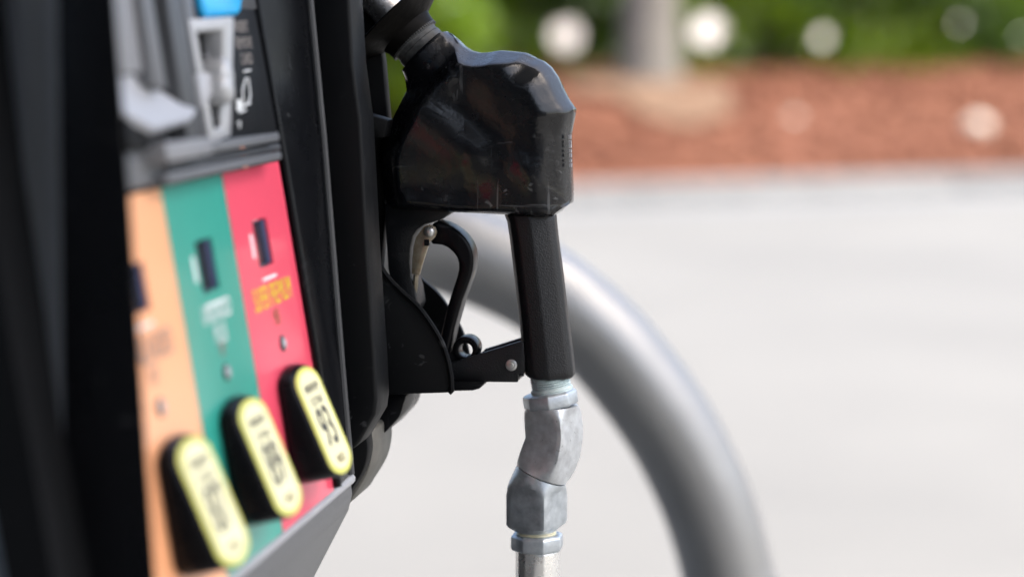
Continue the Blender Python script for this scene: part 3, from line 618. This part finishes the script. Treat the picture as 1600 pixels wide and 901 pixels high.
# collar, splash guard and spout along the spout axis
ao = N0 + U * (ax0[0] / 1000) + Z * (ax0[1] / 1000); AX = (-(U * axd[0] + Z * axd[1])).normalized()
nm('collar', lathe(ao, AX, [(-0.004, 0.0152), (0.0045, 0.0152), (0.005, 0.0147), (0.0075, 0.0147), (0.008, 0.0152), (0.011, 0.0152)], 56), 'collar')
tn = 60
sg_ = nm('splash_guard', lathe(ao, AX, [(0.009, 0.0163), (0.0135, 0.0168), (0.016, 0.0178), (0.0195, 0.026), (0.023, 0.0365), (0.0245, 0.0395), (0.0255, 0.0393), (0.0262, 0.036), (0.0225, 0.024), (0.021, 0.012)], 72), 'rubber', sharp=40)
tb = []
e1, e2 = frame_of(AX)
for i in range(tn):
    an = 2 * math.pi * i / tn; dr = e1 * math.cos(an) + e2 * math.sin(an); tg = AX.cross(dr)
    tb.append(box(ao + AX * 0.0088 + dr * 0.0160, dr * 0.0006, tg * 0.0005, AX * 0.0007))
nm('teeth', join(*tb), 'collar', sg_)
nm('spout', lathe(ao, AX, [(0.02, 0.0118), (0.0295, 0.0118), (0.0297, 0.0113), (0.0312, 0.0113), (0.0314, 0.0105), (0.043, 0.0103), (0.0432, 0.0098), (0.0445, 0.0098), (0.0447, 0.0103), (0.17, 0.0100)], 48), 'spout', sharp=25)
# grip: faceted loft
gl_ = [(332, 790, 868), (345, 795, 869), (372, 799, 872), (430, 806, 880), (500, 814, 888), (545, 818, 894), (572, 820, 897), (583, 823, 898), (588, 830, 893)]
sec = [(0, -0.42), (0.10, -0.82), (0.26, -1), (0.55, -1), (0.9, -0.62), (1, -0.34)]; sec = sec + [(f, -b) for f, b in reversed(sec)]
vs, fs = [], []; n = len(sec)
for y, x0, x1 in gl_:
    p0, p1 = prof(x0, y), prof(x1, y + 2); th = 0.0145 if y < 586 else 0.0132
    for f, b in sec: vs.append(p0.lerp(p1, f) + B * (b * th))
for i in range(len(gl_) - 1):
    for j in range(n): k = (j + 1) % n; fs.append((i * n + j, i * n + k, (i + 1) * n + k, (i + 1) * n + j))
fs += [tuple(range(n)), tuple(range((len(gl_) - 1) * n + n - 1, (len(gl_) - 1) * n - 1, -1))]
nm('grip', (vs, fs), 'leather', bevel=0.0016, seg=2, bang=14, sharp=60)
# front arm of the guard under the cover
arm = [(600, 318), (712, 326), (698, 336), (684, 345), (664, 351), (652, 359), (645, 370), (641, 388), (640, 410), (642, 432), (648, 452), (652, 478), (646, 490), (616, 470), (606, 420), (602, 360)]
nm('guard_arm', prism(arm, -0.0125, 0.0125), 'leather', bevel=0.0015, bang=25)
lev = [(672, 358), (676, 348), (683, 346), (695, 349), (707, 355), (717, 362), (726, 371), (733, 381), (737, 391), (739, 402), (739, 413), (738, 423), (735, 434), (729, 451), (722, 469), (716, 490), (709, 515), (702, 545), (694, 566), (684, 560),
       (687, 530), (692, 507), (698, 481), (707, 452), (713, 434), (716, 421), (716, 411), (713, 402), (707, 394), (699, 387), (690, 383), (680, 382), (673, 383)]
lv = nm('trigger_lever', prism(lev, -0.008, 0.010), 'gloss', bevel=0.0022, seg=3, bang=40)
nm('lever_edge', tube([prof(x, y, 0.001) for x, y in [(684, 346), (696, 349.5), (708, 355), (718, 362), (727, 371), (734, 381.5), (738, 392), (740, 403), (740, 413), (739, 423), (736, 434)]], 0.0012, 8), 'plate', lv)
lp = [(657, 361), (662, 354), (671, 351), (679, 355), (682, 363), (679, 371), (671, 378), (667, 390), (660, 412), (655, 430), (643, 428), (644, 405), (646, 385), (650, 370)]
pt = nm('latch_plate', prism(lp, -0.0165, -0.0135), 'plate', bevel=0.0004)
nm('pivot_rivet', lathe(prof(671, 362, -0.0165), -B, [(0, 0.0033), (0.0008, 0.0033), (0.0018, 0.0027), (0.0024, 0.0016), (0.0026, 0.0004)], 24), 'steel', pt, sharp=50)
nm('latch_stub', box(prof(667, 379, -0.0165), U * 0.0014, Z * 0.0018, B * 0.001), 'matte', pt)
nm('link_rod', tube([prof(650, 428, -0.012), prof(649, 446, -0.010), prof(645, 470, -0.008)], 0.0016, 8), 'plate', pt)
# lower guard: two plates, a ring and a rivet
def circ(cx, cy, r, n=32, k=0.0): return [prof(cx + r * math.cos(2 * math.pi * i / n), cy + r * math.sin(2 * math.pi * i / n), k) for i in range(n)]
npl = [(692, 566), (703, 567), (747, 553), (812, 533), (818, 536), (820, 560), (820, 583), (810, 584), (809, 597), (700, 596)]
lg = nm('lower_guard', prism(npl, -0.013, -0.0105), 'leather', bevel=0.0006)
nm('far_plate', prism_data([prof(x, y, -0.013) + B * 0.021 for x, y in [(738, 562), (748, 553)] + npl[3:9] + [(738, 597)]], B * 0.0025), 'leather', lg, bevel=0.0006)
nm('guard_floor', prism([(700, 590), (808, 592), (808, 596), (700, 595)], -0.0104, 0.0104), 'leather', lg)
nm('end_plate', prism([(814, 536), (822, 537), (824, 583), (820, 584)], -0.009, 0.009), 'plate', lg)
nm('hook_ring', ring_prism(circ(727, 546, 20.5, k=-0.008), circ(727, 547, 10.8, k=-0.008), B * 0.013), 'gloss', lg, bevel=0.001, bang=40)
nm('ring_foot', prism([(694, 590), (698, 560), (708, 545), (716, 560), (740, 560), (746, 553), (746, 592)], -0.007, 0.004), 'leather', lg)
nm('guard_rivet', lathe(prof(799, 570, -0.013), -B, [(0, 0.0034), (0.0006, 0.0034), (0.0010, 0.0026), (0.0010, 0.0016), (0.0016, 0.0013), (0.0018, 0.0003)], 24), 'steel', lg, sharp=30)

# ------------------------------------------------------------------ hose swivel below the grip
sb = prof(838, 858)
SW = thing('hose_swivel', 'grey cast metal double elbow swivel joining nozzle grip to hose', 'hose swivel', sb)
def sm(name, data, m, parent=None, **k): return mesh(name, *data, M[m], parent or SW, **k)
PXM = 1.3 / FPX
gx = (prof(862, 620) - prof(856, 585)).normalized()
thr = []
for i in range(9): thr += [(i * 0.0013, 0.0112 if i < 7 else 0.0125), (i * 0.0013 + 0.0007, 0.0120 if i < 7 else 0.0128)]
sm('thread', lathe(prof(858, 583), gx, thr, 40), 'tape', sharp=20)
def hexnut(c, ax, r, h, m, ph, n=6):
    ax = ax.normalized()
    return sm('coupling_nut', lathe(c, ax, [(-h / 2, r * 0.9), (-h / 2 + 0.0013, r), (h / 2 - 0.0013, r), (h / 2, r * 0.93)], n, ph), m, bevel=0.0006, bang=20, sharp=25)
hexnut(prof(860, 623.5), gx, 0.0166, 0.0092, 'zinc', R(40), 8)
def secs(pw, n, rot=R(23)):                              # rounded square turned by rot, scaled to unit extent
    out = []
    for i in range(n):
        an = 2 * math.pi * i / n; ca, sa = math.cos(an), math.sin(an); q = (abs(ca) ** pw + abs(sa) ** pw) ** (-1 / pw); a2 = an - rot
        out.append((q * math.cos(a2), q * math.sin(a2)))
    mx, my = max(x for x, y in out), max(y for x, y in out)
    return [(x / mx, y / my) for x, y in out]
def sweep(stations, m, name, p=3.2, n=72, bev=0):
    vs, fs = [], []
    for c, e, wd, dpth, pw in stations:                  # centre, in-plane cross direction, half width, half depth
        for i in range(n):
            x, y = secs(pw, n)[i]; vs.append(c + e * (x * wd) + B * (y * dpth))
    L = len(stations)
    for i in range(L - 1):
        for j in range(n): k = (j + 1) % n; fs.append((i * n + j, i * n + k, (i + 1) * n + k, (i + 1) * n + j))
    fs += [tuple(range(n)), tuple(range(L * n - 1, (L - 1) * n - 1, -1))]
    return sm(name, (vs, fs), m, sharp=24, bevel=bev)
def st(l, r, dpx, pw):                                   # section from its left and right edge pixels
    a, b = prof(*l), prof(*r); return ((a + b) / 2, (b - a).normalized(), (b - a).length / 2, dpx * PXM, pw)
sweep([st((822, 634), (902, 633), 40, 2.0), st((821, 641), (904, 638), 41, 3.2), st((821.5, 650), (906, 646), 42, 9), st((823, 668), (908, 663), 42, 14), st((824, 680), (908.5, 673), 42, 14), st((821, 688), (908, 688), 42, 14), st((815, 704), (904, 716), 41, 12), st((811.5, 713), (897, 736), 41, 6), st((809.5, 719), (890, 748), 40, 3), st((808.5, 722.5), (884, 755), 39, 2)], 'zinclight', 'upper_elbow')
sweep([st((808.5, 724), (883, 757), 39, 2.0), st((803, 736), (883, 759.5), 41, 2.2), st((797.5, 749), (883.3, 763), 42, 3.0), st((795, 757), (883.5, 767), 42, 6), st((794, 770), (883.5, 776), 42, 14), st((794, 815), (883.5, 815), 42, 14), st((797, 820), (881, 820), 41, 9), st((807, 828), (869, 828), 31, 2)], 'zinc', 'lower_elbow')
dn = -Z
thr = []
for i in range(6): thr += [(i * 0.0012, 0.0115), (i * 0.0012 + 0.0006, 0.0121)]
sm('thread', lathe(prof(838, 824), dn, thr, 40), 'yellowed', sharp=20)
hexnut(prof(839, 845), dn, 0.0163, 0.0098, 'zinc', R(22), 8)
# hose with plated ferrule
fb = prof(840, 858)
HO = thing('fuel_hose', 'hose end with shiny plated ferrule below the swivel', 'hose', fb)
mesh('ferrule', *lathe(prof(840, 856), dn, [(0, 0.0125), (0.001, 0.0134), (0.03, 0.0134), (0.055, 0.0134), (0.057, 0.0125)], 14), M['ferrule'], HO, sharp=20, bevel=0.0007, bang=18)
hx = prof(840, 856) - Z * 0.05
pth = [hx, hx - Z * 0.12, hx - Z * 0.25 - U * 0.01, hx - Z * 0.36 - U * 0.05, hx - Z * 0.42 - U * 0.12, hx - Z * 0.40 - U * 0.20, hx - Z * 0.36 - U * 0.26]
pth = [Vector(p) for p in smoothpoly([tuple(p) for p in pth], 6, closed=False)]
mesh('hose_line', *tube(pth, 0.0115, 16), M['hose'], HO)
